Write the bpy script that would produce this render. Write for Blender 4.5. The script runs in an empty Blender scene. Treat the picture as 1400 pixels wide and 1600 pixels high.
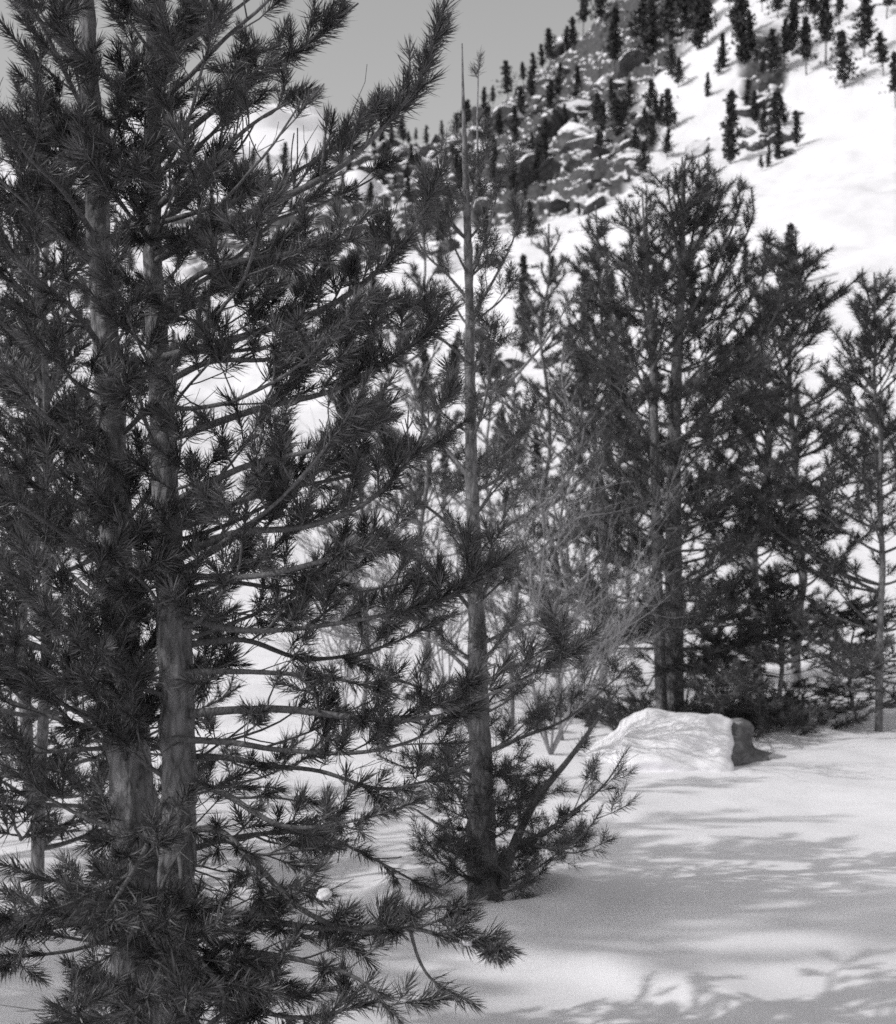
import bpy, math, random
import numpy as np

R = math.radians
scene = bpy.context.scene
col = scene.collection

# ------------------------------------------------------------------ camera
CAM = np.array([0.0, 0.0, 1.7])
FPX = 50.0 / 36.0 * 1600.0                 # focal length in pixels of the 1400x1600 photograph
PITCH = math.atan(50.0 / FPX)
cd = bpy.data.cameras.new('camera')
cam = bpy.data.objects.new('camera', cd)
col.objects.link(cam)
cam.location = CAM
cam.rotation_euler = (R(90) + PITCH, 0, 0)
cd.sensor_fit = 'VERTICAL'
cd.sensor_height = 36.0
cd.sensor_width = 36.0
cd.lens = 50.0
cd.clip_start = 0.05
cd.clip_end = 5000
cd.dof.use_dof = True
cd.dof.focus_distance = 4.4
cd.dof.aperture_fstop = 5.6
scene.camera = cam

# ------------------------------------------------------------------ sky, sun, exposure
SUN_EL, SUN_AZ = R(41), R(252)             # azimuth clockwise from +Y (view direction): from the left, a little behind the camera
world = bpy.data.worlds.new('World')
scene.world = world
world.use_nodes = True
wn = world.node_tree
wn.nodes.clear()
w_out = wn.nodes.new('ShaderNodeOutputWorld')
w_bg = wn.nodes.new('ShaderNodeBackground')
w_sky = wn.nodes.new('ShaderNodeTexSky')
w_sky.sky_type = 'NISHITA'
w_sky.sun_disc = False
w_sky.sun_elevation = SUN_EL
w_sky.sun_rotation = SUN_AZ
w_sky.altitude = 600
w_sky.air_density = 1.0
w_sky.dust_density = 3.0
w_bw = wn.nodes.new('ShaderNodeRGBToBW')   # black-and-white film
w_bg.inputs['Strength'].default_value = 0.15
w_sep = wn.nodes.new('ShaderNodeSeparateColor')
w_mix = wn.nodes.new('ShaderNodeMix')
w_mix.inputs['Factor'].default_value = 0.58  # the film sees blue brighter than the eye does
wn.links.new(w_sky.outputs[0], w_bw.inputs[0])
wn.links.new(w_sky.outputs[0], w_sep.inputs[0])
wn.links.new(w_bw.outputs[0], w_mix.inputs['A'])
wn.links.new(w_sep.outputs['Blue'], w_mix.inputs['B'])
wn.links.new(w_mix.outputs['Result'], w_bg.inputs[0])
wn.links.new(w_bg.outputs[0], w_out.inputs[0])

sd = bpy.data.lights.new('sun', 'SUN')
sun = bpy.data.objects.new('sun', sd)
col.objects.link(sun)
sd.energy = 2.05
sd.angle = R(0.55)
sd.color = (1.0, 0.995, 0.985)
# the lamp shines along its local -Z
sdir = np.array([math.sin(SUN_AZ) * math.cos(SUN_EL), math.cos(SUN_AZ) * math.cos(SUN_EL), math.sin(SUN_EL)])
import mathutils
sun.rotation_euler = mathutils.Vector(sdir).to_track_quat('Z', 'Y').to_euler()
sun.location = sdir * 60

vs = scene.view_settings
vs.view_transform = 'Standard'
vs.look = 'None'
vs.gamma = 1.0
vs.exposure = -0.03
vs.use_curve_mapping = False
scene.render.engine = 'CYCLES'
cy = scene.cycles
cy.max_bounces = 6
cy.diffuse_bounces = 4
cy.glossy_bounces = 2
cy.transmission_bounces = 2
cy.use_denoising = False
cy.filter_width = 1.6

# ------------------------------------------------------------------ helpers
def at(px, py, Y):
    """point at world depth Y on the ray through photograph pixel (px, py)"""
    a = (px - 700.0) / FPX
    b = (800.0 - py) / FPX
    dy = math.cos(PITCH) - b * math.sin(PITCH)
    dz = math.sin(PITCH) + b * math.cos(PITCH)
    k = Y / dy
    return np.array([a * k, Y, CAM[2] + dz * k])

def pix(p):
    d = np.asarray(p, float) - CAM
    fw = d[1] * math.cos(PITCH) + d[2] * math.sin(PITCH)
    up = -d[1] * math.sin(PITCH) + d[2] * math.cos(PITCH)
    return 700 + FPX * d[0] / fw, 800 - FPX * up / fw

def tag(o, label=None, cat=None, group=None, kind=None):
    if label: o['label'] = label
    if cat: o['category'] = cat
    if group: o['group'] = group
    if kind: o['kind'] = kind
    return o

def link(name, data, parent=None, loc=None):
    o = bpy.data.objects.new(name, data)
    col.objects.link(o)
    if parent is not None: o.parent = parent
    if loc is not None: o.location = loc
    return o

def hash3(ix, iy, iz, seed):
    n = (ix * 374761393 + iy * 668265263 + iz * 2147483647 + seed * 974711) & 0xffffffff
    n = ((n ^ (n >> 13)) * 1274126177) & 0xffffffff
    n = ((n ^ (n >> 16)) * 2246822519) & 0xffffffff
    return ((n ^ (n >> 15)) & 0xffffff) / float(0xffffff)

def vnoise(p, seed=0):
    """value noise, p (N,3) -> -1..1"""
    p = np.asarray(p, float)
    f = np.floor(p)
    i = f.astype(np.int64)
    t = p - f
    t = t * t * t * (t * (t * 6 - 15) + 10)
    r = 0
    for dx in (0, 1):
        wx = t[:, 0] if dx else 1 - t[:, 0]
        for dy in (0, 1):
            wy = t[:, 1] if dy else 1 - t[:, 1]
            for dz in (0, 1):
                wz = t[:, 2] if dz else 1 - t[:, 2]
                r = r + wx * wy * wz * hash3(i[:, 0] + dx, i[:, 1] + dy, i[:, 2] + dz, seed)
    return r * 2 - 1

def fbm(p, octaves=4, seed=0, gain=0.5):
    p = np.asarray(p, float)
    a, s, r = 1.0, 0.0, 0
    for k in range(octaves):
        r = r + a * vnoise(p * (2.03 ** k) + 17.3 * k, seed + k)
        s += a
        a *= gain
    return r / s

def mesh(name, V, faces, mats=(), midx=None, attrs=None, smooth=True):
    """faces: list of int arrays (n,k); midx: material index for each array"""
    V = np.asarray(V, np.float32)
    me = bpy.data.meshes.new(name)
    faces = [np.asarray(f, np.int32) for f in faces if len(f)]
    nl = sum(f.size for f in faces)
    npoly = sum(len(f) for f in faces)
    me.vertices.add(len(V))
    me.vertices.foreach_set('co', V.ravel())
    me.loops.add(nl)
    me.loops.foreach_set('vertex_index', np.concatenate([f.ravel() for f in faces]) if faces else np.zeros(0, np.int32))
    me.polygons.add(npoly)
    tot = np.concatenate([np.full(len(f), f.shape[1], np.int32) for f in faces])
    start = np.concatenate([[0], np.cumsum(tot)[:-1]]).astype(np.int32)
    me.polygons.foreach_set('loop_start', start)
    for m in mats: me.materials.append(m)
    if midx is not None:
        me.polygons.foreach_set('material_index', np.concatenate([np.full(len(f), m, np.int32) for f, m in zip(faces, midx)]))
    me.polygons.foreach_set('use_smooth', np.full(npoly, bool(smooth)))
    if attrs:
        for k, v in attrs.items():
            a = me.attributes.new(k, 'FLOAT', 'POINT')
            a.data.foreach_set('value', np.asarray(v, np.float32))
    me.update(calc_edges=True)
    return me

def norm(v):
    v = np.asarray(v, float)
    return v / max(1e-9, math.sqrt(float(v @ v)))

def spline(pts, n):
    """Catmull-Rom through pts, resampled to n points"""
    P = np.asarray(pts, float)
    P = np.vstack([2 * P[0] - P[1], P, 2 * P[-1] - P[-2]])
    out = []
    m = len(P) - 3
    for q in np.linspace(0, m - 1e-6, n):
        i = int(q); t = q - i
        a, b, c, d = P[i], P[i + 1], P[i + 2], P[i + 3]
        out.append(0.5 * (2 * b + (c - a) * t + (2 * a - 5 * b + 4 * c - d) * t * t + (3 * b - a - 3 * c + d) * t ** 3))
    return np.array(out)

class Wood:
    """collects tubes"""
    def __init__(s): s.V, s.F, s.n = [], [], 0
    def tube(s, P, rad, sides=5, rough=0.0, seed=0, fr=30.0):
        P = np.asarray(P, float)
        n = len(P)
        T = np.gradient(P, axis=0)
        T /= np.maximum(1e-9, np.linalg.norm(T, axis=1))[:, None]
        ref = np.array([0.0, 0.0, 1.0]) if abs(T[0, 2]) < 0.8 else np.array([0.0, 1.0, 0.0])
        A = np.cross(T, ref); A /= np.maximum(1e-9, np.linalg.norm(A, axis=1))[:, None]
        B = np.cross(T, A)
        th = np.linspace(0, 2 * math.pi, sides, endpoint=False)
        ring = A[:, None, :] * np.cos(th)[None, :, None] + B[:, None, :] * np.sin(th)[None, :, None]
        r = np.asarray(rad, float)[:, None, None]
        V = P[:, None, :] + ring * r
        if rough > 0:
            q = V.reshape(-1, 3).copy(); q[:, 2] *= 0.45
            nz = fbm(q * fr, 3, seed) + 0.7 * np.abs(vnoise(q * fr * 0.55, seed + 5))
            V = V + ring * (np.repeat(r, sides, 1)) * (rough * nz.reshape(n, sides))[:, :, None]
        V = V.reshape(-1, 3)
        i = np.arange(n - 1)[:, None] * sides
        j = np.arange(sides)[None, :]
        k = (j + 1) % sides
        q = np.stack([i + j, i + k, i + sides + k, i + sides + j], -1).reshape(-1, 4)
        s.V.append(V); s.F.append(q + s.n); s.n += len(V)
    def build(s, name, mat):
        return mesh(name, np.vstack(s.V), [np.vstack(s.F)], [mat])

def tuft_template(rng, n, shoot, length, width, spread=(18, 62), segs=2):
    """a shoot with its needle bundles, shoot along +Z from the origin"""
    V, Q, T, tone = [], [], [], []
    for k in range(n):
        t = (k + rng.random()) / n
        ang = R(spread[1] + (spread[0] - spread[1]) * t ** 1.3 + rng.gauss(0, 9))
        az = k * 2.39996 + rng.gauss(0, 0.35)
        L = length * rng.uniform(0.72, 1.12)
        d = np.array([math.sin(ang) * math.cos(az), math.sin(ang) * math.sin(az), math.cos(ang)])
        ax = np.array([0, 0, 1.0])
        base = ax * shoot * t
        mid = base + d * L * 0.52
        d2 = norm(d + ax * rng.uniform(-0.05, 0.35) + np.array([rng.gauss(0, .12) for _ in range(3)]))
        tip = mid + d2 * L * 0.48
        s = norm(np.cross(d, np.array([rng.gauss(0, 1) for _ in range(3)]))) * width * 0.5
        b = len(V)
        tn = rng.uniform(0, 1)
        if segs == 2:
            V += [base - s * 0.7, base + s * 0.7, mid + s, mid - s, tip]
            Q.append((b, b + 1, b + 2, b + 3)); T.append((b + 3, b + 2, b + 4)); tone += [tn] * 5
        else:
            V += [base - s, base + s, tip]
            T.append((b, b + 1, b + 2)); tone += [tn] * 3
    return (np.array(V), np.array(Q, int).reshape(-1, 4), np.array(T, int).reshape(-1, 3), np.array(tone))

def frame(d, roll):
    d = norm(d)
    ref = np.array([0, 0, 1.0]) if abs(d[2]) < 0.9 else np.array([1.0, 0, 0])
    a = norm(np.cross(ref, d)); b = np.cross(d, a)
    c, s = math.cos(roll), math.sin(roll)
    return np.stack([a * c + b * s, -a * s + b * c, d], 1)      # columns

def needle_arrays(tufts, temps, rng):
    """tufts: list of (pos, dir, scale)"""
    Vs, Qs, Ts, tn, n = [], [], [], [], 0
    for (p, d, s) in tufts:
        V, Q, T, t = temps[rng.randrange(len(temps))]
        M = frame(d, rng.uniform(0, 6.28)) * s
        Vs.append(V @ M.T + p)
        Qs.append(Q + n); Ts.append(T + n); n += len(V)
        tn.append(np.clip(t * 0.55 + rng.choice((0, 0.08, 0.2, 0.45)), 0, 1))
    return Vs, Qs, Ts, tn

def needle_mesh(name, tufts, temps, mat, rng):
    Vs, Qs, Ts, tn = needle_arrays(tufts, temps, rng)
    return mesh(name, np.vstack(Vs), [np.vstack(Qs), np.vstack(Ts)], [mat], [0, 0], {'tone': np.concatenate(tn)}, smooth=False)

# ------------------------------------------------------------------ materials
def new_mat(name):
    m = bpy.data.materials.new(name)
    m.use_nodes = True
    nt = m.node_tree
    b = nt.nodes['Principled BSDF']
    return m, nt, b

def grey(v): return (v * 1.0, v * 0.985, v * 1.02, 1)

def ramp(nt, src, stops):
    r = nt.nodes.new('ShaderNodeValToRGB')
    el = r.color_ramp.elements
    while len(el) < len(stops): el.new(0.5)
    for e, (p, v) in zip(el, stops):
        e.position = p; e.color = grey(v)
    nt.links.new(src, r.inputs[0])
    return r.outputs[0]

def noise_node(nt, scale, detail=4, rough=0.55, vec=None, dist=0.0):
    n = nt.nodes.new('ShaderNodeTexNoise')
    n.inputs['Scale'].default_value = scale
    n.inputs['Detail'].default_value = detail
    n.inputs['Roughness'].default_value = rough
    n.inputs['Distortion'].default_value = dist
    if vec is not None: nt.links.new(vec, n.inputs['Vector'])
    return n.outputs[0]

def bump(nt, b, src, strength, dist):
    n = nt.nodes.new('ShaderNodeBump')
    n.inputs['Strength'].default_value = strength
    n.inputs['Distance'].default_value = dist
    nt.links.new(src, n.inputs['Height'])
    nt.links.new(n.outputs[0], b.inputs['Normal'])
    return n

def coords(nt, sx=1, sy=1, sz=1, kind='Object'):
    tc = nt.nodes.new('ShaderNodeTexCoord')
    mp = nt.nodes.new('ShaderNodeMapping')
    mp.inputs['Scale'].default_value = (sx, sy, sz)
    nt.links.new(tc.outputs[kind], mp.inputs[0])
    return mp.outputs[0]

def needle_mat(name, lo, hi, rough=0.42):
    m, nt, b = new_mat(name)
    a = nt.nodes.new('ShaderNodeAttribute'); a.attribute_name = 'tone'
    nt.links.new(ramp(nt, a.outputs['Fac'], [(0.0, lo), (0.7, (lo + hi) * 0.5), (1.0, hi)]), b.inputs['Base Color'])
    b.inputs['Roughness'].default_value = rough
    b.inputs['Specular IOR Level'].default_value = 0.35
    return m

def bark_mat(name, lo, hi, sc=1.0, bmp=0.9):
    m, nt, b = new_mat(name)
    v = coords(nt, 1, 1, 0.38)
    n1 = noise_node(nt, 26 * sc, 6, 0.65, v, 0.4)
    n2 = nt.nodes.new('ShaderNodeTexVoronoi'); n2.feature = 'DISTANCE_TO_EDGE'
    n2.inputs['Scale'].default_value = 34 * sc
    nt.links.new(v, n2.inputs['Vector'])
    mx = nt.nodes.new('ShaderNodeMath'); mx.operation = 'MULTIPLY_ADD'
    nt.links.new(n2.outputs[0], mx.inputs[0]); mx.inputs[1].default_value = 0.9
    nt.links.new(n1, mx.inputs[2])
    nt.links.new(ramp(nt, mx.outputs[0], [(0.28, lo), (0.5, (lo + hi) * 0.5), (0.78, hi)]), b.inputs['Base Color'])
    b.inputs['Roughness'].default_value = 0.85
    bump(nt, b, mx.outputs[0], bmp, 0.014 / sc)
    return m

def snow_mat():
    m, nt, b = new_mat('snow')
    v = coords(nt)
    n1 = noise_node(nt, 3.0, 3, 0.5, v)
    nt.links.new(ramp(nt, n1, [(0.3, 0.80), (0.7, 0.87)]), b.inputs['Base Color'])
    b.inputs['Roughness'].default_value = 0.7
    b.inputs['Specular IOR Level'].default_value = 0.2
    n2 = noise_node(nt, 55, 5, 0.7, v)
    bump(nt, b, n2, 0.25, 0.01)
    return m

def rock_snow_mat(name, use_attr, lo=0.035, hi=0.16, thr=(0.77, 0.88), sc=1.0):
    """rock, with snow lying where the face is flat enough; rock only where the attribute allows"""
    m, nt, b = new_mat(name)
    v = coords(nt, 1, 1, 1.6)
    n1 = noise_node(nt, 1.1 * sc, 6, 0.65, v, 0.5)
    rock = ramp(nt, n1, [(0.3, lo), (0.55, (lo + hi) * .45), (0.75, hi)])
    n3 = noise_node(nt, 0.7 * sc, 4, 0.6, coords(nt))
    geo = nt.nodes.new('ShaderNodeNewGeometry')
    sx = nt.nodes.new('ShaderNodeSeparateXYZ')
    nt.links.new(geo.outputs['Normal'], sx.inputs[0])
    ad = nt.nodes.new('ShaderNodeMath'); ad.operation = 'MULTIPLY_ADD'
    nt.links.new(n3, ad.inputs[0]); ad.inputs[1].default_value = 0.42
    nt.links.new(sx.outputs['Z'], ad.inputs[2])
    mr = nt.nodes.new('ShaderNodeMapRange')
    mr.inputs['From Min'].default_value = thr[0] + 0.21
    mr.inputs['From Max'].default_value = thr[1] + 0.21
    nt.links.new(ad.outputs[0], mr.inputs['Value'])
    fac = mr.outputs[0]
    if use_attr:
        a = nt.nodes.new('ShaderNodeAttribute'); a.attribute_name = 'rock'
        iv = nt.nodes.new('ShaderNodeMath'); iv.operation = 'SUBTRACT'; iv.inputs[0].default_value = 1.0
        nt.links.new(a.outputs['Fac'], iv.inputs[1])
        mx = nt.nodes.new('ShaderNodeMath'); mx.operation = 'MAXIMUM'
        nt.links.new(fac, mx.inputs[0]); nt.links.new(iv.outputs[0], mx.inputs[1])
        fac = mx.outputs[0]
    mix = nt.nodes.new('ShaderNodeMix'); mix.data_type = 'RGBA'
    nt.links.new(fac, mix.inputs['Factor'])
    nt.links.new(rock, mix.inputs['A'])
    n4 = noise_node(nt, 2.2, 3, 0.5, coords(nt))
    nt.links.new(ramp(nt, n4, [(0.3, 0.82), (0.7, 0.88)]), mix.inputs['B'])
    nt.links.new(mix.outputs['Result'], b.inputs['Base Color'])
    b.inputs['Roughness'].default_value = 0.75
    b.inputs['Specular IOR Level'].default_value = 0.2
    n2 = noise_node(nt, 40 if use_attr else 6 * sc, 6, 0.7, coords(nt))
    bump(nt, b, n2, 0.22, 0.012 if use_attr else 0.2)
    return m

M_SNOW = snow_mat()
M_GROUND = rock_snow_mat('snowy_ground', True)
M_BOULDER = rock_snow_mat('snow_capped_rock', False, thr=(0.38, 0.54))
M_ROCK = rock_snow_mat('bare_rock', False, lo=0.06, hi=0.3, thr=(0.9, 1.1), sc=5)
M_NEEDLE = needle_mat('pine_needles', 0.036, 0.21, 0.36)
M_NEEDLE_PALE = needle_mat('pale_pine_needles', 0.05, 0.19, 0.5)
M_NEEDLE_DARK = needle_mat('dark_pine_needles', 0.042, 0.15, 0.55)
M_FAR = needle_mat('hillside_foliage', 0.025, 0.07, 0.7)
M_BARK = bark_mat('bark', 0.022, 0.25)
M_TWIG = bark_mat('twig_bark', 0.045, 0.16, 2.0, 0.5)
M_PALE_TWIG = bark_mat('pale_twig_bark', 0.12, 0.32, 2.0, 0.4)

# ------------------------------------------------------------------ terrain
PXC = np.array([-400, 0, 163, 400, 510, 600, 700, 800, 920, 1000, 1140, 1238, 1400, 1900], float)
DST = np.array([16, 60, 100, 140, 180, 240, 300, 380, 520], float)
PYT = np.array([
    [1086, 760, 670, 600, 530, 420, 340, 360, 420],
    [1086, 750, 650, 580, 500, 380, 300, 320, 400],
    [1086, 740, 640, 560, 480, 360, 285, 310, 400],
    [1086, 730, 620, 540, 450, 330, 262, 290, 400],
    [1086, 720, 610, 520, 430, 310, 235, 270, 380],
    [1086, 710, 600, 510, 420, 300, 222, 260, 380],
    [1086, 700, 580, 490, 400, 280, 218, 255, 380],
    [1086, 690, 560, 460, 360, 220, 140, 180, 330],
    [1086, 680, 540, 430, 320, 150, 38, 60, 250],
    [1086, 660, 520, 400, 290, 90, -60, -80, 150],
    [1086, 640, 480, 350, 255, 0, -200, -260, 50],
    [1086, 620, 440, 320, 220, -40, -300, -380, 0],
    [1086, 600, 400, 270, 150, -100, -400, -480, 0],
    [1086, 560, 340, 200, 80, -200, -500, -560, 0]], float)
ET = (850.0 - PYT) / FPX

def smoothstep(a, b, x):
    t = np.clip((x - a) / (b - a), 0, 1)
    return t * t * (3 - 2 * t)

def table_e(u, d):
    px = 700 + u * FPX
    ii = np.clip(np.searchsorted(PXC, px) - 1, 0, len(PXC) - 2)
    a = np.clip((px - PXC[ii]) / (PXC[ii + 1] - PXC[ii]), 0, 1)
    jj = np.clip(np.searchsorted(DST, d) - 1, 0, len(DST) - 2)
    b = np.clip((d - DST[jj]) / (DST[jj + 1] - DST[jj]), 0, 1)
    b = b * 0.6 + 0.4 * b * b * (3 - 2 * b)
    return (ET[ii, jj] * (1 - a) + ET[ii + 1, jj] * a) * (1 - b) + (ET[ii, jj + 1] * (1 - a) + ET[ii + 1, jj + 1] * a) * b

def rock_mask(x, y):
    """where the hillside is rocky"""
    yy = np.maximum(y, 20)
    px = 700 + FPX * x / yy
    n = fbm(np.stack([x * 0.045, y * 0.035, 0 * x], -1), 4, 31)
    def blob(cx, cd_, rx, rd):
        return np.exp(-(((px - cx) / rx) ** 2 + ((yy - cd_) / rd) ** 2))
    m = 1.25 * blob(905, 205, 130, 30) + 1.0 * blob(640, 245, 110, 42) + 0.9 * blob(1195, 205, 55, 17) \
        + 0.8 * blob(880, 262, 90, 25) + 0.8 * blob(790, 255, 90, 35) + 0.55 * blob(480, 210, 160, 50) \
        + 0.7 * blob(990, 250, 110, 22) + 0.45 * blob(1100, 262, 140, 18) + 0.6 * blob(640, 150, 90, 20) + 0.9 * blob(850, 292, 130, 26) + 0.8 * blob(640, 292, 120, 22) + 0.5*blob(250, 220, 180, 60)
    return smoothstep(0.40, 0.62, m + 0.36 * n)

WELLS = []          # (x, y, radius, depth): the hollow round each near trunk

def height(x, y, detail=True):
    x = np.asarray(x, float); y = np.asarray(y, float)
    yy = np.maximum(y, 1.0)
    w = smoothstep(16, 42, y)
    far = CAM[2] + yy * table_e(x / np.maximum(yy, 16), np.maximum(yy, 16))
    z = np.where(y < 16, 0.0, far * w + 0 * (1 - w))
    p = np.stack([x, y, 0 * x], -1)
    # drifts and hollows of the near snow
    near = 1 - smoothstep(25, 60, y)
    z = z + near * (0.10 * fbm(p * np.array([0.35, 0.5, 1]), 3, 3) + 0.036 * fbm(p * np.array([0.9, 1.5, 1]), 4, 9) + 0.006 * fbm(p * np.array([5.0, 8.0, 1]), 3, 15))
    # low drift ridge running out from the foreground tree
    t = np.clip((x - 0.1) / 1.3, 0, 1)
    cy_ = 5.95 - 0.75 * t + 0.10 * np.sin(x * 4)
    dr = (y - cy_)
    z = z + near * 0.055 * np.exp(-(np.where(dr > 0, dr / 0.35, dr / 0.12)) ** 2) * smoothstep(0.0, 0.25, x) * (1 - smoothstep(1.0, 1.5, x))
    for (wx, wy, wr, wd) in WELLS:
        q = ((x - wx) ** 2 + (y - wy) ** 2) / wr ** 2
        z = z - wd * np.exp(-q * 1.4) + wd * 0.35 * np.exp(-(np.sqrt(q) - 1.7) ** 2 * 3)
    if detail:
        mid = smoothstep(25, 60, y)
        z = z + mid * (2.4 * fbm(p * 0.035, 3, 41) + 0.8 * fbm(p * 0.16, 3, 47) + 0.10 * fbm(p * 0.6, 2, 49))
    return z

def height_full(x, y):
    z = height(x, y)
    rm = rock_mask(x, y) * smoothstep(70, 110, np.asarray(y, float))
    x = np.asarray(x, float); y = np.asarray(y, float)
    p = np.stack([x, y, 0 * x], -1)
    # ledges: terrace the slope, then break it up
    n = fbm(p * np.array([0.16, 0.12, 1]), 4, 61)
    step = 3.4
    q = z / step + n * 1.6
    f = np.floor(q); t = q - f
    terr = (f + smoothstep(0.45, 0.95, t) - n * 1.6) * step
    blocky = np.abs(vnoise(p * 0.55, 71)) * 1.3 + np.abs(vnoise(p * 1.1, 73)) * 0.7
    z = z + rm * (0.7 * (terr - z) + blocky - 0.8)
    return z, rm

# fixed spots of the near trees and the boulder
FG = at(262, 1600, 4.25); FG[2] = 0
MIDT = at(757, 1392, 7.0)
MIDT[2] = 0
RT = at(1050, 1120, 13.6); RT[2] = 0
BL = at(1085, 1196, 11.2); BL[2] = 0
WELLS += [(FG[0], FG[1], 0.35, 0.10), (MIDT[0], MIDT[1], 0.24, 0.15), (RT[0], RT[1], 0.6, 0.12)]

ys = np.concatenate([np.arange(-14, 2, 0.5), np.arange(2, 16, 0.055), np.geomspace(16, 95, 110)[:-1],
                     np.arange(95, 315, 0.75), np.arange(315, 520, 8.0)])
s1 = np.arange(-0.36, 0.3601, 0.00155)
so = np.geomspace(0.37, 2.4, 26)
ss = np.concatenate([-so[::-1], s1, so])
S, Yg = np.meshgrid(ss, ys)
Xg = S * (np.maximum(Yg, 0) + np.where(Yg < 6, (6 - np.minimum(Yg, 6)) * 0.6, 0) + 1.0)
gz, grm = height_full(Xg.ravel(), Yg.ravel())
nr, nc = S.shape
i = np.arange(nr - 1)[:, None] * nc; j = np.arange(nc - 1)[None, :]
gq = np.stack([i + j, i + j + 1, i + nc + j + 1, i + nc + j], -1).reshape(-1, 4)
ground = link('ground', mesh('ground', np.stack([Xg.ravel(), Yg.ravel(), gz], -1), [gq], [M_GROUND], [0], {'rock': grm}))
tag(ground, kind='structure')

def ground_z(x, y):
    return float(height_full(np.array([x]), np.array([y]))[0][0])

def hit(px, py, d0=30.0, d1=420.0):
    """where the ray through a pixel meets the hillside"""
    D = np.arange(d0, d1, 0.8)
    P = np.array([at(px, py, d) for d in D])
    z, _ = height_full(P[:, 0], P[:, 1])
    below = np.nonzero(P[:, 2] < z)[0]
    if len(below) == 0: return None
    k = below[0]
    return np.array([P[k, 0], P[k, 1], z[k]])

# far snow peak behind the ridge
def build_peak():
    top = at(455, 168, 820)
    n = 130
    gx = np.linspace(-520, 260, n) + top[0]
    gy = np.linspace(-330, 300, n) + top[1]
    X, Y = np.meshgrid(gx, gy)
    dx = X - top[0]; dy = Y - top[1]
    r = np.sqrt(np.where(dx > 0, (dx * 2.4) ** 2, (dx * 0.9) ** 2) + dy ** 2)
    p = np.stack([X.ravel() * 0.02, Y.ravel() * 0.02, 0 * X.ravel()], -1)
    nz = fbm(p, 5, 88).reshape(n, n)
    rd = 1 - np.abs(fbm(p * 0.8 + 7, 4, 95)).reshape(n, n)
    Z = top[2] + 12 - r * 0.46 - 10 * np.exp(-(r / 40) ** 2) + 14 * nz * smoothstep(0, 50, r) + 14 * (rd - 0.8)
    i = np.arange(n - 1)[:, None] * n; j = np.arange(n - 1)[None, :]
    q = np.stack([i + j, i + j + 1, i + n + j + 1, i + n + j], -1).reshape(-1, 4)
    o = link('mountain', mesh('mountain', np.stack([X.ravel(), Y.ravel(), Z.ravel()], -1), [q], [M_GROUND], [0], {'rock': np.clip(nz.ravel() * 1.2 - 0.45, 0, 0.8)}))
    tag(o, kind='structure')
build_peak()

# ------------------------------------------------------------------ growing branches
UP = np.array([0, 0, 1.0])

def twig_path(p0, d0, L, n, rng, curve_up=0.25, wob=0.12):
    d = norm(d0); P = [np.array(p0, float)]
    for k in range(n):
        d = norm(d + UP * curve_up / n + np.array([rng.gauss(0, wob), rng.gauss(0, wob), rng.gauss(0, wob * 0.8)]))
        P.append(P[-1] + d * L / n)
    return np.array(P)

def brush(tufts, P, length, step, scale, rng):
    """needle tufts closely set along the last stretch of a shoot"""
    seg = np.linalg.norm(np.diff(P, axis=0), axis=1)
    cum = np.concatenate([[0], np.cumsum(seg)])
    L = cum[-1]
    s = L
    while s > max(0.0, L - length):
        q = max(0.0, s - step * 0.9)
        k = min(len(seg) - 1, int(np.searchsorted(cum, q, side='right') - 1))
        t = (q - cum[k]) / max(1e-6, seg[k])
        pos = P[k] * (1 - t) + P[k + 1] * t
        d = norm(P[k + 1] - P[k]) + np.array([rng.gauss(0, .13) for _ in range(3)])
        tufts.append((pos, d, scale * rng.uniform(0.85, 1.12)))
        s -= step * rng.uniform(0.85, 1.25)

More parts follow.
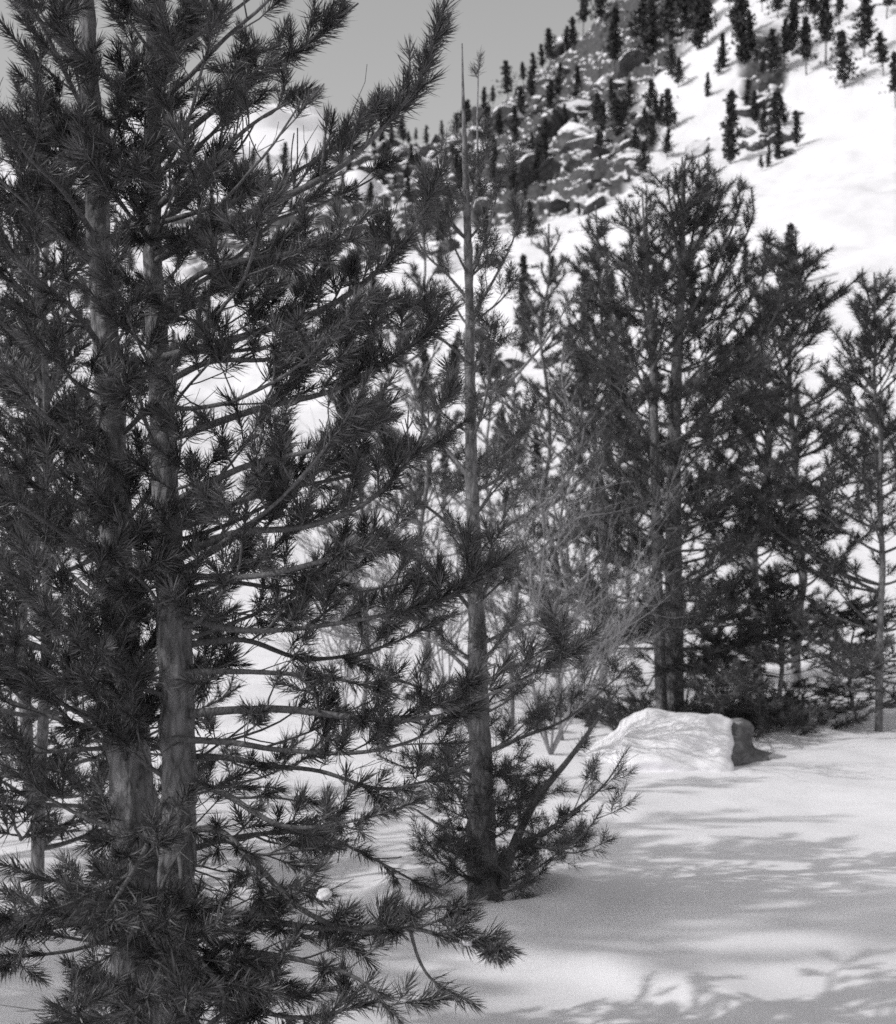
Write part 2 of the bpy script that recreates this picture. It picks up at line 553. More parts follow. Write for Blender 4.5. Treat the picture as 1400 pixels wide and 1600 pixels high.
def grow(P, r0, r1, rng, sp, wood, tufts):
    """wood and needle tufts of one branch along path P"""
    n = len(P)
    t = np.linspace(0, 1, n)
    wood.tube(P, r0 + (r1 - r0) * t ** 0.8, sp.get('sides', 6), 0.10, rng.randrange(999), 60)
    seg = np.linalg.norm(np.diff(P, axis=0), axis=1)
    cum = np.concatenate([[0], np.cumsum(seg)]); L = cum[-1]
    brush(tufts, P, sp.get('main', sp['brush'] * 1.25), sp['step'] * (0.62 if 'main' in sp else 1), sp['scale'] * (1.15 if 'main' in sp else 1), rng)
    s = L * sp['start'] + rng.random() * sp['space']
    side = rng.choice((-1, 1))
    while s < L * 0.97:
        k = min(n - 2, int(np.searchsorted(cum, s, side='right') - 1))
        f = (s - cum[k]) / max(1e-6, seg[k])
        p = P[k] * (1 - f) + P[k + 1] * f
        tan = norm(P[k + 1] - P[k])
        lat = np.cross(tan, UP)
        if lat @ lat < 0.02: lat = np.array([rng.gauss(0, 1), rng.gauss(0, 1), 0])
        lat = norm(lat)
        nrm = np.cross(lat, tan)
        side = -side
        a = R(rng.uniform(32, 68)); e = rng.uniform(sp.get('elo', -0.25), sp.get('ehi', 0.75))
        d = tan * math.cos(a) + (lat * side * math.cos(e) + nrm * math.sin(e)) * math.sin(a)
        rel = s / L
        tl = sp['twig'] * (1.05 - 0.62 * rel) * rng.uniform(0.55, 1.25)
        bare = rng.random() < sp.get('bare', 0.1) * (1.3 - rel)
        Q = twig_path(p, d, tl, 5, rng, sp.get('curl', 0.35) * (0.3 if bare else 1), 0.16 if bare else 0.10)
        rr = max(r1 * 0.9, (r0 + (r1 - r0) * rel) * 0.45)
        if bare: rr *= 0.6
        wood.tube(Q, np.linspace(rr, r1 * (0.35 if bare else 0.7), 6), sp.get('tsides', 4))
        if not bare:
            brush(tufts, Q, min(sp['brush'], tl * 0.75), sp['step'], sp['scale'], rng)
        for m in range(sp.get('subs', 2)):
            if tl < 0.12 and m > 0: break
            kk = rng.choice((1, 2, 3))
            tn = norm(Q[kk + 1] - Q[kk])
            dd = tn + norm(np.cross(tn, np.array([rng.gauss(0, 1) for _ in range(3)]))) * rng.uniform(0.6, 1.2)
            sl = tl * rng.uniform(0.3, 0.6)
            W = twig_path(Q[kk], dd, sl, 3, rng, 0.4 * (0.2 if bare else 1), 0.16)
            wood.tube(W, np.linspace(rr * 0.6, r1 * (0.3 if bare else 0.55), 4), sp.get('tsides', 4))
            if not bare or rng.random() < 0.35:
                brush(tufts, W, min(sp['brush'] * 0.7, sl * 0.8), sp['step'], sp['scale'], rng)
        s += sp['space'] * rng.uniform(0.7, 1.35)

class Tree:
    def __init__(s, name, label, base, group=None):
        s.base = np.array(base, float)
        s.root = link(name, None, loc=base)
        tag(s.root, label, 'tree', group)
        s.branches = []
    def trunk(s, P, rad, name='trunk', sides=18, step=0.02, rough=0.08, mat=None, seed=1, fr=28):
        P = np.asarray(P, float)
        L = np.linalg.norm(np.diff(P, axis=0), axis=1).sum()
        n = max(12, int(L / step))
        Q = spline(P, n)
        q = np.interp(np.linspace(0, 1, n), np.linspace(0, 1, len(rad)), rad)
        w = Wood(); w.tube(Q - s.base, q, sides, rough, seed, fr)
        o = link(name, w.build(name, mat or M_BARK), s.root)
        return Q
    def branch(s, P, r0, r1, rng, sp, mat=None):
        w = Wood(); tufts = []
        grow(np.asarray(P) - s.base, r0, r1, rng, sp, w, tufts)
        o = link('branch', w.build('branch', mat or M_TWIG), s.root)
        s.branches.append((o, tufts))
        return o
    def dead_twigs(s, T, rad, f0, f1, n, rng, L=(0.08, 0.28), mat=None):
        for k in range(n):
            f = rng.uniform(f0, f1)
            c = T[int(f * (len(T) - 1))] - s.base
            az = rng.uniform(0, 6.28)
            d = np.array([math.cos(az), math.sin(az), rng.uniform(-.5, .3)])
            w = Wood()
            ll = rng.uniform(*L)
            P = twig_path(c + norm(d * [1, 1, 0]) * rad * .8, d, ll, 7, rng, rng.uniform(-.5, .4), .16)
            w.tube(P, np.linspace(.0035, .0012, 8), 4)
            for m in range(3):
                i0 = rng.randrange(2, 6)
                w.tube(twig_path(P[i0], norm(P[i0] - P[i0 - 1]) + np.array([rng.gauss(0, .6) for _ in range(3)]), ll * rng.uniform(.2, .5), 5, rng, .1, .2), np.linspace(.002, .001, 6), 3)
            link('dead_twig', w.build('dead_twig', mat or M_TWIG), s.root)
    def clear(s, gaps, rng):
        # openings in the crown through which the slope and sky are seen
        for bi, (o, tf) in enumerate(s.branches):
            keep = []
            for (p, d, sc) in tf:
                x, y = pix(p + s.base + norm(d) * 0.05)
                if any(((x - gx) / gw) ** 2 + ((y - gy) / gh) ** 2 < rng.uniform(0.6, 1.2) for gx, gy, gw, gh in gaps): continue
                keep.append((p, d, sc))
            s.branches[bi] = (o, keep)
    def finish(s, temps, mat, rng, single=0, single_meshes=None):
        chosen = set()
        if single:
            cand = []
            for bi, (o, tf) in enumerate(s.branches):
                for ti, (p, d, sc) in enumerate(tf):
                    wp = p + s.base
                    x, y = pix(wp)
                    if 165 < x < 1235 and 0 < y < 1600:
                        cand.append((wp[1] + rng.uniform(0, 0.12), bi, ti))
            cand.sort()
            chosen = {(b, t) for _, b, t in cand[:single]}
        for bi, (o, tf) in enumerate(s.branches):
            rest = []
            for ti, tu in enumerate(tf):
                if (bi, ti) in chosen:
                    p, d, sc = tu
                    c = link('needle_tuft', rng.choice(single_meshes), o)
                    M = frame(d, rng.uniform(0, 6.28)) * sc
                    c.matrix_local = mathutils.Matrix([[*M[0], p[0]], [*M[1], p[1]], [*M[2], p[2]], [0, 0, 0, 1]])
                else:
                    rest.append(tu)
            if rest:
                c = link('needles', needle_mesh('needles', rest, temps, mat, rng), o)
                tag(c, kind='stuff')

rng = random.Random(11)
TEMP_NEAR = [tuft_template(rng, rng.randint(34, 60), 0.045, rng.uniform(0.044, 0.068), 0.0028, (10, rng.uniform(50, 72))) for _ in range(14)]
NEAR_MESH = [mesh('needle_tuft', V, [Q, T], [M_NEEDLE], [0, 0], {'tone': t}, False) for V, Q, T, t in TEMP_NEAR]
TEMP_MID = [tuft_template(rng, 26, 0.05, 0.055, 0.0030, (18, 68)) for _ in range(8)]
TEMP_RIGHT = [tuft_template(rng, 24, 0.065, 0.075, 0.0055, (12, 60), 1) for _ in range(8)]
TEMP_FAR = [tuft_template(rng, 22, 0.07, 0.085, 0.0075, (15, 65), 1) for _ in range(8)]

# ------------------------------------------------------------------ foreground twin-trunk pine
def px_path(pts, n):
    return spline([at(*p) for p in pts], n)

def foreground_pine():
    rg = random.Random(5)
    t = Tree('pine_tree', 'big foreground pine with two trunks and dense dark long needles', FG)
    A = t.trunk([at(282, 1800, 4.25), at(279, 1600, 4.25), at(276, 1400, 4.25), at(279, 1250, 4.25), at(273, 1000, 4.25), at(262, 850, 4.26), at(252, 620, 4.28),
                 at(239, 425, 4.3), at(238, 290, 4.32), at(240, 0, 4.35), at(246, -400, 4.4), at(250, -800, 4.4)],
                [0.058, 0.055, 0.053, 0.051, 0.049, 0.043, 0.035, 0.027, 0.025, 0.022, 0.014, 0.004], sides=28, step=0.006, rough=0.17, seed=3, fr=44)
    B = t.trunk([at(222, 1800, 4.38), at(214, 1600, 4.38), at(211, 1330, 4.4), at(201, 1150, 4.42), at(189, 1000, 4.45), at(172, 645, 4.5), at(150, 300, 4.55), at(135, 0, 4.6), at(120, -500, 4.7)],
                [0.075, 0.073, 0.070, 0.060, 0.052, 0.044, 0.034, 0.024, 0.006], sides=28, step=0.006, rough=0.17, seed=8, fr=44)
    sp = dict(start=0.22, space=0.088, twig=0.32, brush=0.13, step=0.042, scale=1.0, subs=1, bare=0.14, ehi=0.9)
    spl = dict(sp, bare=0.42, start=0.10, space=0.075, subs=2, twig=0.27, brush=0.085, ehi=0.8, elo=-0.5)
    spu = dict(sp, main=0.36, start=0.38, space=0.055, twig=0.21, brush=0.15, bare=0.03, elo=0.1, ehi=1.5, curl=0.8)
    spn = dict(spu, start=0.28, twig=0.26)
    # branches that the photograph lets one follow, (px, py, depth) along each
    E = [
        ([(236, 400, 4.3), (350, 352, 4.2), (425, 318, 4.12), (520, 268, 4.05), (598, 200, 4.0), (655, 125, 3.95), (690, 25, 3.9)], .017, spu),
        ([(250, 560, 4.27), (400, 520, 4.15), (520, 475, 4.05), (610, 405, 3.95), (650, 350, 3.9), (688, 275, 3.85)], .014, spn),
        ([(255, 690, 4.27), (400, 640, 4.1), (520, 610, 4.0), (620, 555, 3.95), (700, 490, 3.9)], .013, spn),
        ([(262, 880, 4.25), (360, 835, 4.1), (480, 822, 4.0), (580, 780, 3.95), (650, 700, 3.9), (705, 610, 3.85)], .015, spn),
        ([(238, 260, 4.32), (300, 200, 4.3), (390, 130, 4.3), (480, 70, 4.3), (560, 5, 4.3)], .013, spu),
        ([(238, 330, 4.32), (330, 250, 4.2), (400, 190, 4.1), (470, 150, 4.0)], .011, spu),
        ([(240, 120, 4.32), (300, 20, 4.3), (400, -60, 4.25), (500, -140, 4.2)], .012, sp),
        ([(245, 480, 4.3), (330, 420, 4.05), (450, 395, 3.9), (560, 370, 3.8)], .011, sp),
        ([(255, 600, 4.3), (330, 565, 4.1), (430, 560, 4.0), (560, 520, 3.95), (640, 470, 3.9)], .011, sp),
        ([(262, 790, 4.25), (380, 730, 4.0), (500, 700, 3.85), (610, 650, 3.8)], .013, sp),
        ([(265, 820, 4.25), (420, 770, 4.3), (560, 740, 4.35), (690, 690, 4.4)], .012, sp),
        ([(268, 900, 4.25), (400, 900, 4.0), (530, 870, 3.9), (650, 850, 3.85)], .013, sp),
        ([(270, 930, 4.25), (360, 910, 4.35), (520, 930, 4.5), (680, 900, 4.6)], .012, sp),
        ([(272, 960, 4.25), (380, 985, 4.1), (520, 975, 4.0), (680, 940, 3.95), (780, 880, 3.9)], .013, spn),
        ([(274, 1010, 4.25), (380, 1000, 4.3), (480, 1030, 4.3), (600, 1010, 4.3), (700, 960, 4.3)], .012, sp),
        ([(276, 1050, 4.25), (400, 1050, 4.1), (520, 1060, 4.0), (600, 1080, 3.95)], .012, spl),
        ([(278, 1118, 4.25), (330, 1112, 4.2), (440, 1108, 4.1), (560, 1122, 4.0), (640, 1125, 3.95), (720, 1102, 3.9), (820, 1060, 3.85), (935, 990, 3.8)], .016, dict(spl, start=0.2, bare=.25, brush=.17)),
        ([(270, 1155, 4.2), (360, 1160, 4.12), (440, 1172, 4.08), (560, 1176, 4.05), (660, 1150, 4.0), (740, 1090, 3.98)], .012, spl),
        ([(256, 1185, 4.3), (330, 1182, 4.25), (420, 1196, 4.2), (500, 1205, 4.15), (590, 1232, 4.1), (660, 1222, 4.1), (720, 1200, 4.1)], .011, spl),
        ([(278, 1215, 4.25), (350, 1240, 4.1), (440, 1290, 4.0), (540, 1285, 3.95), (650, 1255, 3.9)], .012, spl),
        ([(276, 1300, 4.25), (340, 1298, 4.1), (400, 1350, 3.95), (470, 1420, 3.85), (560, 1455, 3.8), (650, 1450, 3.8), (735, 1415, 3.75)], .013, spl),
        ([(276, 1335, 4.25), (360, 1310, 4.3), (480, 1300, 4.4), (560, 1330, 4.4), (680, 1395, 4.3)], .011, spl),
        ([(276, 1400, 4.25), (380, 1430, 4.0), (500, 1450, 3.85), (640, 1450, 3.75), (710, 1470, 3.7), (800, 1482, 3.65)], .013, dict(spl, twig=.24)),
        ([(276, 1440, 4.25), (360, 1480, 3.95), (470, 1500, 3.8), (560, 1530, 3.7), (620, 1590, 3.6)], .012, spl),
        ([(640, 1450, 3.75), (655, 1500, 3.72), (680, 1535, 3.7), (735, 1565, 3.68)], .005, dict(spl, start=.9, twig=.05)),
        ([(278, 1500, 4.25), (350, 1560, 3.9), (470, 1590, 3.75), (600, 1560, 3.7)], .012, spl),
        ([(278, 1560, 4.25), (330, 1620, 3.8), (430, 1650, 3.6), (560, 1640, 3.5)], .012, spl),
        ([(240, 1345, 4.2), (180, 1380, 3.9), (90, 1420, 3.7), (0, 1440, 3.6)], .012, sp),
        ([(230, 1420, 4.2), (260, 1470, 3.85), (240, 1540, 3.55), (200, 1600, 3.4)], .011, sp),
        ([(255, 1250, 4.22), (230, 1320, 3.85), (190, 1390, 3.6), (150, 1450, 3.45)], .011, spl),
        ([(270, 1450, 4.2), (320, 1510, 3.75), (350, 1560, 3.55), (330, 1620, 3.45)], .010, sp),
        ([(260, 1500, 4.2), (220, 1560, 3.75), (160, 1590, 3.5), (80, 1600, 3.4)], .011, sp),
        ([(190, 1050, 4.4), (150, 1000, 4.2), (90, 960, 4.0), (20, 900, 3.9)], .011, sp),
        ([(180, 900, 4.45), (120, 850, 4.2), (50, 800, 4.0), (-40, 740, 3.9)], .011, sp),
        ([(175, 750, 4.48), (120, 690, 4.2), (60, 640, 4.0), (0, 560, 3.9)], .011, sp),
        ([(165, 550, 4.5), (110, 480, 4.25), (40, 420, 4.1), (-30, 330, 4.0)], .011, sp),
        ([(155, 380, 4.52), (100, 300, 4.3), (40, 240, 4.1), (-20, 150, 4.0)], .011, sp),
        ([(145, 200, 4.55), (100, 110, 4.3), (60, 30, 4.1), (0, -60, 4.0)], .011, sp),
    ]
    for pts, r, s_ in E:
        n = max(14, len(pts) * 5)
        t.branch(px_path(pts, n), r, 0.0028, rg, s_)
    # the rest of the crown, whorl by whorl
    for trunk, lo, hi in ((A, 0.15, 0.93), (B, 0.25, 0.95)):
        k = lo
        while k < hi:
            P0 = trunk[int(k * (len(trunk) - 1))]
            for m in range(2):
                az = rg.uniform(0, 2 * math.pi)
                d = np.array([math.cos(az), math.sin(az), 0])
                if d[1] < -0.75: continue
                L = (0.95 - 0.30 * abs(k - 0.4)) * rg.uniform(0.45, 0.8)
                if d[1] < 0: L *= 0.75
                if d[0] > 0.3: L *= 0.85
                if k < 0.35 and d[0] > 0.2: continue
                el = -0.15 + 0.9 * k + rg.gauss(0, 0.15)
                P = twig_path(P0, d + UP * el, L, 14, rg, 0.75, 0.05)
                t.branch(P, 0.011, 0.0026, rg, sp)
            k += 0.045
    # boughs on the camera side and to the right that hide the trunks
    for k in range(15):
        f = rg.uniform(0.36, 0.80)
        P0 = A[int(f * (len(A) - 1))]
        az = R(rg.uniform(-75, 35))
        L = rg.uniform(0.5, 1.0)
        P = twig_path(P0, np.array([math.cos(az), math.sin(az) * 0.8, 0.1 + rg.gauss(0.1, 0.2)]), L, 14, rg, 0.6, 0.05)
        t.branch(P, 0.009, 0.0026, rg, sp)
    for k in range(10):
        f = rg.uniform(0.30, 0.80)
        P0 = B[int(f * (len(B) - 1))]
        az = R(rg.uniform(-200, -60))
        L = rg.uniform(0.4, 0.75)
        P = twig_path(P0, np.array([math.cos(az), math.sin(az) * 0.8, 0.1 + rg.gauss(0.1, 0.2)]), L, 14, rg, 0.6, 0.05)
        t.branch(P, 0.009, 0.0026, rg, sp)
    for k in range(16):
        f = rg.uniform(0.06, 0.24)
        P0 = (A if k % 2 else B)[int(f * (len(A if k % 2 else B) - 1))]
        az = R(rg.uniform(-170, -40))
        P = twig_path(P0, np.array([math.cos(az), math.sin(az), -0.25 + rg.gauss(0, 0.15)]), rg.uniform(0.4, 0.7), 12, rg, 0.4, 0.06)
        t.branch(P, 0.009, 0.0026, rg, sp)
    for k in range(44):
        Tk = A if k % 5 < 3 else B
        f = rg.uniform(0.34, 0.86)
        az = R(rg.uniform(-150, -30))
        P = twig_path(Tk[int(f * (len(Tk) - 1))], np.array([math.cos(az), math.sin(az), rg.gauss(0.25, 0.3)]), rg.uniform(0.22, 0.5), 10, rg, 0.7, 0.08)
        t.branch(P, 0.006, 0.0024, rg, dict(sp, twig=0.18, brush=0.14, space=.07))
    t.dead_twigs(A, .05, .10, .45, 26, rg)
    t.dead_twigs(B, .06, .10, .45, 18, rg)
    t.clear([(440, 212, 95, 62), (590, 60, 62, 85), (530, 140, 40, 45), (585, 290, 34, 40), (320, 578, 62, 26), (300, 425, 26, 22), (605, 520, 34, 24),
             (500, 650, 34, 28), (660, 650, 45, 40), (640, 330, 26, 40), (300, 690, 30, 18), (385, 780, 40, 14), (590, 900, 60, 20), (430, 1010, 60, 18),
             (400, 1085, 95, 22), (420, 1145, 110, 20), (470, 1215, 90, 18), (340, 1260, 36, 22), (560, 1010, 60, 22), (250, 345, 22, 14), (180, 655, 16, 30),
             (660, 560, 34, 24), (540, 445, 30, 14), (690, 780, 40, 30), (650, 1340, 40, 40)], rg)
    t.finish(TEMP_NEAR, M_NEEDLE, rg, 300, NEAR_MESH)
    n = sum(len(b[1]) for b in t.branches)
    print('foreground tufts', n)
    return t
FGT = foreground_pine()

# ------------------------------------------------------------------ slender pine in the middle
def middle_pine():
    rg = random.Random(21)
    t = Tree('pine_tree', 'slender pale young pine with thin bare leader rising from the open snow', MIDT)
    D = 7.0
    T = t.trunk([at(757, 1440, D), at(757, 1392, D), at(752, 1300, D), at(750, 1150, D), at(742, 900, D), at(736, 700, D), at(733, 450, D), at(728, 280, D), at(724, 170, D), at(722, 68, D)],
                [0.092, 0.082, 0.066, 0.052, 0.037, 0.028, 0.021, 0.016, 0.008, 0.003], sides=26, step=0.010, rough=0.18, seed=13, fr=36)
    sp = dict(start=0.14, space=0.10, twig=0.36, brush=0.10, step=0.040, scale=0.95, subs=2, bare=0.22, ehi=0.8, elo=-0.4, tsides=3, sides=5)
    spb = dict(sp, bare=0.6, brush=0.06, space=0.16)
    E = [
        ([(785, 1385, 6.95), (800, 1330, 6.9), (835, 1255, 6.85), (890, 1185, 6.8), (930, 1130, 6.75), (965, 1080, 6.7)], .034, dict(sp, twig=.36, space=.12)),
        ([(805, 1320, 6.9), (850, 1300, 6.85), (900, 1265, 6.8), (945, 1225, 6.75), (975, 1180, 6.7)], .012, sp),
        ([(810, 1310, 6.9), (840, 1322, 6.8), (880, 1325, 6.7), (915, 1300, 6.65), (940, 1265, 6.6)], .010, sp),
        ([(750, 1300, D), (800, 1290, 6.9), (880, 1330, 6.8), (915, 1330, 6.7)], .010, spb),
        ([(748, 1180, D), (820, 1150, 6.95), (890, 1120, 6.9), (985, 1040, 6.85)], .014, sp),
        ([(746, 1080, D), (800, 1040, 6.9), (860, 1040, 6.8), (920, 990, 6.7)], .013, sp),
        ([(744, 1010, D), (810, 980, 7.1), (880, 960, 7.2), (950, 900, 7.3)], .012, spb),
        ([(742, 840, D), (800, 815, 7.0), (860, 780, 7.0), (905, 730, 7.0), (950, 690, 7.0)], .013, spb),
        ([(743, 880, D), (830, 870, 7.1), (890, 815, 7.2), (960, 800, 7.3)], .011, spb),
        ([(738, 770, D), (790, 740, 7.0), (820, 690, 7.0), (835, 620, 7.0)], .011, sp),
        ([(735, 625, D), (790, 600, 7.0), (830, 560, 7.0), (862, 520, 7.0), (890, 470, 7.0)], .012, spb),
        ([(734, 700, D), (755, 640, 6.9), (768, 570, 6.85), (775, 500, 6.8)], .009, sp),
        ([(733, 500, D), (770, 440, 7.0), (800, 380, 7.0), (818, 320, 7.0)], .010, sp),
        ([(732, 430, D), (760, 370, 7.0), (780, 290, 7.0), (800, 220, 7.05)], .008, spb),
        ([(730, 350, D), (745, 280, 7.0), (746, 180, 7.0), (748, 90, 7.0)], .009, dict(spb, start=.6, space=.25, twig=.12)),
        ([(731, 330, D), (700, 290, 7.0), (690, 230, 7.0)], .006, spb),
        ([(733, 470, D), (700, 430, 7.0), (660, 390, 7.0), (640, 330, 7.0)], .009, sp),
        ([(734, 570, D), (690, 530, 7.0), (640, 510, 7.0), (600, 460, 7.0)], .010, sp),
        ([(736, 750, D), (690, 690, 7.0), (640, 620, 7.0), (600, 590, 7.0), (570, 540, 7.0)], .012, spb),
        ([(739, 860, D), (690, 810, 7.05), (630, 760, 7.1), (590, 690, 7.1)], .012, sp),
        ([(742, 960, D), (690, 900, 7.0), (640, 870, 7.0), (590, 850, 7.0)], .012, sp),
        ([(744, 1060, D), (690, 1010, 7.1), (640, 990, 7.2), (570, 960, 7.3)], .012, spb),
        ([(746, 1130, D), (690, 1090, 7.0), (620, 1060, 6.9), (560, 1030, 6.9)], .012, sp),
        ([(749, 1220, D), (690, 1190, 6.9), (640, 1200, 6.8), (590, 1180, 6.7)], .012, sp),
        ([(752, 1300, D), (690, 1290, 6.9), (640, 1260, 6.8), (600, 1260, 6.7)], .010, spb),
    ]
    for pts, r, s_ in E:
        t.branch(px_path(pts, max(12, len(pts) * 4)), r, 0.0030, rg, s_, M_PALE_TWIG if s_.get('bare', 0) > .5 else M_TWIG)
    k = 0.10
    while k < 0.80:
        P0 = T[int(k * (len(T) - 1))]
        for m in range(3):
            az = rg.uniform(0, 2 * math.pi)
            d = np.array([math.cos(az), math.sin(az), 0])
            L = (0.66 - 0.52 * k) * rg.uniform(0.5, 1.1)
            P = twig_path(P0, d + UP * (0.1 + 0.9 * k + rg.gauss(0, .15)), L, 10, rg, 0.6, 0.06)
            t.branch(P, 0.008, 0.0028, rg, dict(sp, twig=0.26))
        k += 0.036
    for m in range(16):
        f = rg.uniform(0.06, 0.30)
        az = rg.uniform(0, 2 * math.pi)
        P = twig_path(T[int(f * (len(T) - 1))], np.array([math.cos(az), math.sin(az), rg.gauss(0, .3)]), rg.uniform(.15, .5), 8, rg, 0.3, 0.10)
        t.branch(P, 0.005, 0.0022, rg, dict(sp, twig=0.18, space=.07, bare=.35))
    t.dead_twigs(T, .05, .04, .5, 30, rg, (.1, .35), M_PALE_TWIG)
    t.finish(TEMP_MID, M_NEEDLE_PALE, rg)
    print('middle tufts', sum(len(b[1]) for b in t.branches))
middle_pine()

# ------------------------------------------------------------------ dense pine behind the boulder
def right_pine():
    rg = random.Random(33)
    t = Tree('pine_tree', 'dense dark bushy pine with twin trunks behind the snowy boulder', RT)
    D = 13.6
    T1 = t.trunk([at(1052, 1150, D), at(1052, 1110, D), at(1053, 950, D), at(1052, 800, D), at(1056, 600, D), at(1066, 420, D), at(1066, 245, D)],
                 [0.105, 0.10, 0.085, 0.078, 0.055, 0.035, 0.008], sides=16, step=0.05, seed=4, fr=16)
    T2 = t.trunk([at(1034, 1150, D - .2), at(1034, 1110, D - .2), at(1028, 950, D - .2), at(1024, 760, D - .2), at(1020, 560, D - .2), at(1010, 420, D - .2), at(1003, 295, D - .2)],
                 [0.06, 0.055, 0.05, 0.044, 0.034, 0.022, 0.006], sides=12, step=0.05, seed=6, fr=16)
    sp = dict(start=0.2, space=0.12, twig=0.56, brush=0.26, step=0.065, scale=1.15, subs=2, bare=0.05, ehi=0.45, elo=-0.2, tsides=3, sides=5, curl=0.4)
    sp = dict(sp, space=.13, brush=.20, twig=.6)
    tops = [(1066, 450, 1093, 262), (1066, 430, 1118, 268), (1060, 520, 1153, 285), (1060, 540, 1174, 300), (1066, 420, 1045, 275), (1066, 400, 1070, 250), (1020, 540, 985, 330), (1015, 480, 1010, 296),
            (1056, 620, 1195, 380), (1020, 640, 950, 400), (1022, 700, 920, 450), (1056, 700, 1215, 430)]
    for (x0, y0, x1, y1) in tops:
        dd = rg.uniform(-0.4, 0.4)
        P = px_path([(x0, y0, D), (x0 * .45 + x1 * .55, y0 * .62 + y1 * .38, D + dd * .6), (x1, y1 * .8 + y0 * .2, D + dd), (x1, y1, D + dd)], 14)
        t.branch(P, 0.02, 0.006, rg, dict(sp, twig=.36, space=.12, elo=0.2, brush=.26))
    for T, k0, k1, nn in ((T1, 0.05, 0.93, 4), (T2, 0.14, 0.9, 2)):
        k = k0
        while k < k1:
            P0 = T[int(k * (len(T) - 1))]
            for m in range(nn):
                az = rg.uniform(0, 2 * math.pi)
                d = np.array([math.cos(az), math.sin(az), 0])
                L = (2.2 - 1.85 * k) * rg.uniform(0.5, 1.08)
                if k < 0.28: L *= 0.9
                el = (-0.22 if k < .25 else -0.05) + 0.75 * max(0, k - 0.2) + rg.gauss(0, .12)
                P = twig_path(P0, d + UP * el, L, 10, rg, 0.25 + 0.35 * k, 0.06)
                # keep the gap of bright snow between the lowest and the middle boughs
                q = pix(P[-1])[1]
                if 0.17 < k < 0.25 or (870 < q < 940 and rg.random() < 0.8): continue
                t.branch(P, 0.016, 0.005, rg, sp)
            k += 0.018 if k < 0.16 else 0.034
    for (x1, y1, d1) in [(1130, 1105, 11.6), (1170, 1090, 11.9), (1095, 1095, 12.0), (1200, 1120, 12.2), (1000, 1100, 12.4)]:
        t.branch(px_path([(1052, 1040, D), (1052 * .5 + x1 * .5, 1050, (D + d1) / 2), (x1, y1, d1)], 12), 0.014, 0.005, rg, dict(sp, twig=.4))
    t.finish(TEMP_RIGHT, M_NEEDLE_DARK, rg)
    print('right tufts', sum(len(b[1]) for b in t.branches))
right_pine()

# ------------------------------------------------------------------ further pines: crown templates and copies
def crown_template(seed, H, spread, density, mat, trunk_r=0.022, low=0.1, wood_mat=None, tscale=1.0, bare=0.1):
    """meshes (trunk, crown) of a pine of height H"""
    rg = random.Random(seed)
    P = [np.zeros(3) - UP * 0.4]
    for k in range(1, 9):
        P.append(np.array([rg.gauss(0, 0.012) * H, rg.gauss(0, 0.012) * H, H * k / 8]))
    Q = spline(P, 60)
    w = Wood(); w.tube(Q, np.linspace(trunk_r * H * 0.5, 0.008, 60) , 10, 0.12, seed, 14)
    trunk = w.build('trunk', M_BARK)
    wood = Wood(); tufts = []
    sp = dict(start=0.2, space=0.15, twig=0.44, brush=0.22, step=0.075, scale=tscale, subs=1, bare=bare, ehi=0.6, elo=-0.2, tsides=3, sides=4, curl=0.4)
    k = low
    while k < 0.97:
        if 0.17 < k < 0.24: k += 0.03; continue
        P0 = Q[int((k * H + 0.4) / (H + 0.4) * 59)]
        for m in range(density):
            az = rg.uniform(0, 2 * math.pi)
            L = spread * H * (1.0 - 0.86 * k) * rg.uniform(0.35, 1.15)
            lift = -0.12 if k < .12 else 0.05
            P = twig_path(P0, np.array([math.cos(az), math.sin(az), lift + 0.8 * k + rg.gauss(0, .12)]), max(.15, L), 8, rg, 0.6, 0.06)
            grow(P, 0.014, 0.005, rg, dict(sp, twig=min(.5, max(.15, L * .5))), wood, tufts)
        k += rg.choice((0.03, 0.045, 0.075))
    Vs, Qs, Ts, tn = needle_arrays(tufts, TEMP_FAR, rg)
    nW = wood.n
    V = np.vstack(wood.V + [v for v in Vs])
    tone = np.concatenate([np.zeros(nW)] + tn)
    tri = np.vstack(Ts) + nW
    crown = mesh('crown', V, [np.vstack(wood.F), tri], [wood_mat or M_TWIG, mat], [0, 1], {'tone': tone}, smooth=False)
    return trunk, crown

CT = [crown_template(51, 5.0, 0.33, 4, M_NEEDLE_DARK, tscale=1.1, low=0.03, trunk_r=.018),
      crown_template(52, 4.4, 0.40, 4, M_NEEDLE_DARK, low=0.02, tscale=1.15, trunk_r=.018),
      crown_template(53, 4.0, 0.27, 4, M_NEEDLE_PALE, wood_mat=M_PALE_TWIG, tscale=0.8, bare=.4, trunk_r=.013)]

def put_pine(tp, px, top_py, Y, label, wide=1.0, rz=0.0, group=None, base_py=None):
    x = at(px, 850, Y)[0]
    z = ground_z(x, Y)
    top = at(px, top_py, Y)[2]
    h0 = (5.0, 4.4, 4.0)[tp]
    s = (top - z) / h0
    o = link('pine_tree', None, loc=(x, Y, z - 0.03))
    tag(o, label, 'tree', group)
    o.rotation_euler = (0, 0, rz); o.scale = (s * wide * rng.uniform(.9, 1.08), s * wide * rng.uniform(.9, 1.08), s)
    link('trunk', CT[tp][0], o); link('crown', CT[tp][1], o)
    return o
put_pine(0, 1192, 378, 15.5, 'dark pine just right of the twin-trunk pine, its top lower', wide=1.3, rz=1.0)
put_pine(1, 1245, 365, 17.0, 'bushy dark pine behind the dwarf pine, right of the boulder', wide=1.25, rz=2.2)
put_pine(1, 1370, 420, 13.0, 'bushy dark pine past the dwarf pines, apart from the others', rz=.3)
put_pine(0, 937, 318, 17.5, 'dark pine with a pointed top left of the twin-trunk pine', rz=4.0)
put_pine(1, 985, 600, 23.0, 'bushy pine behind the leafless shrubs and the pointed pine', rz=5.4)
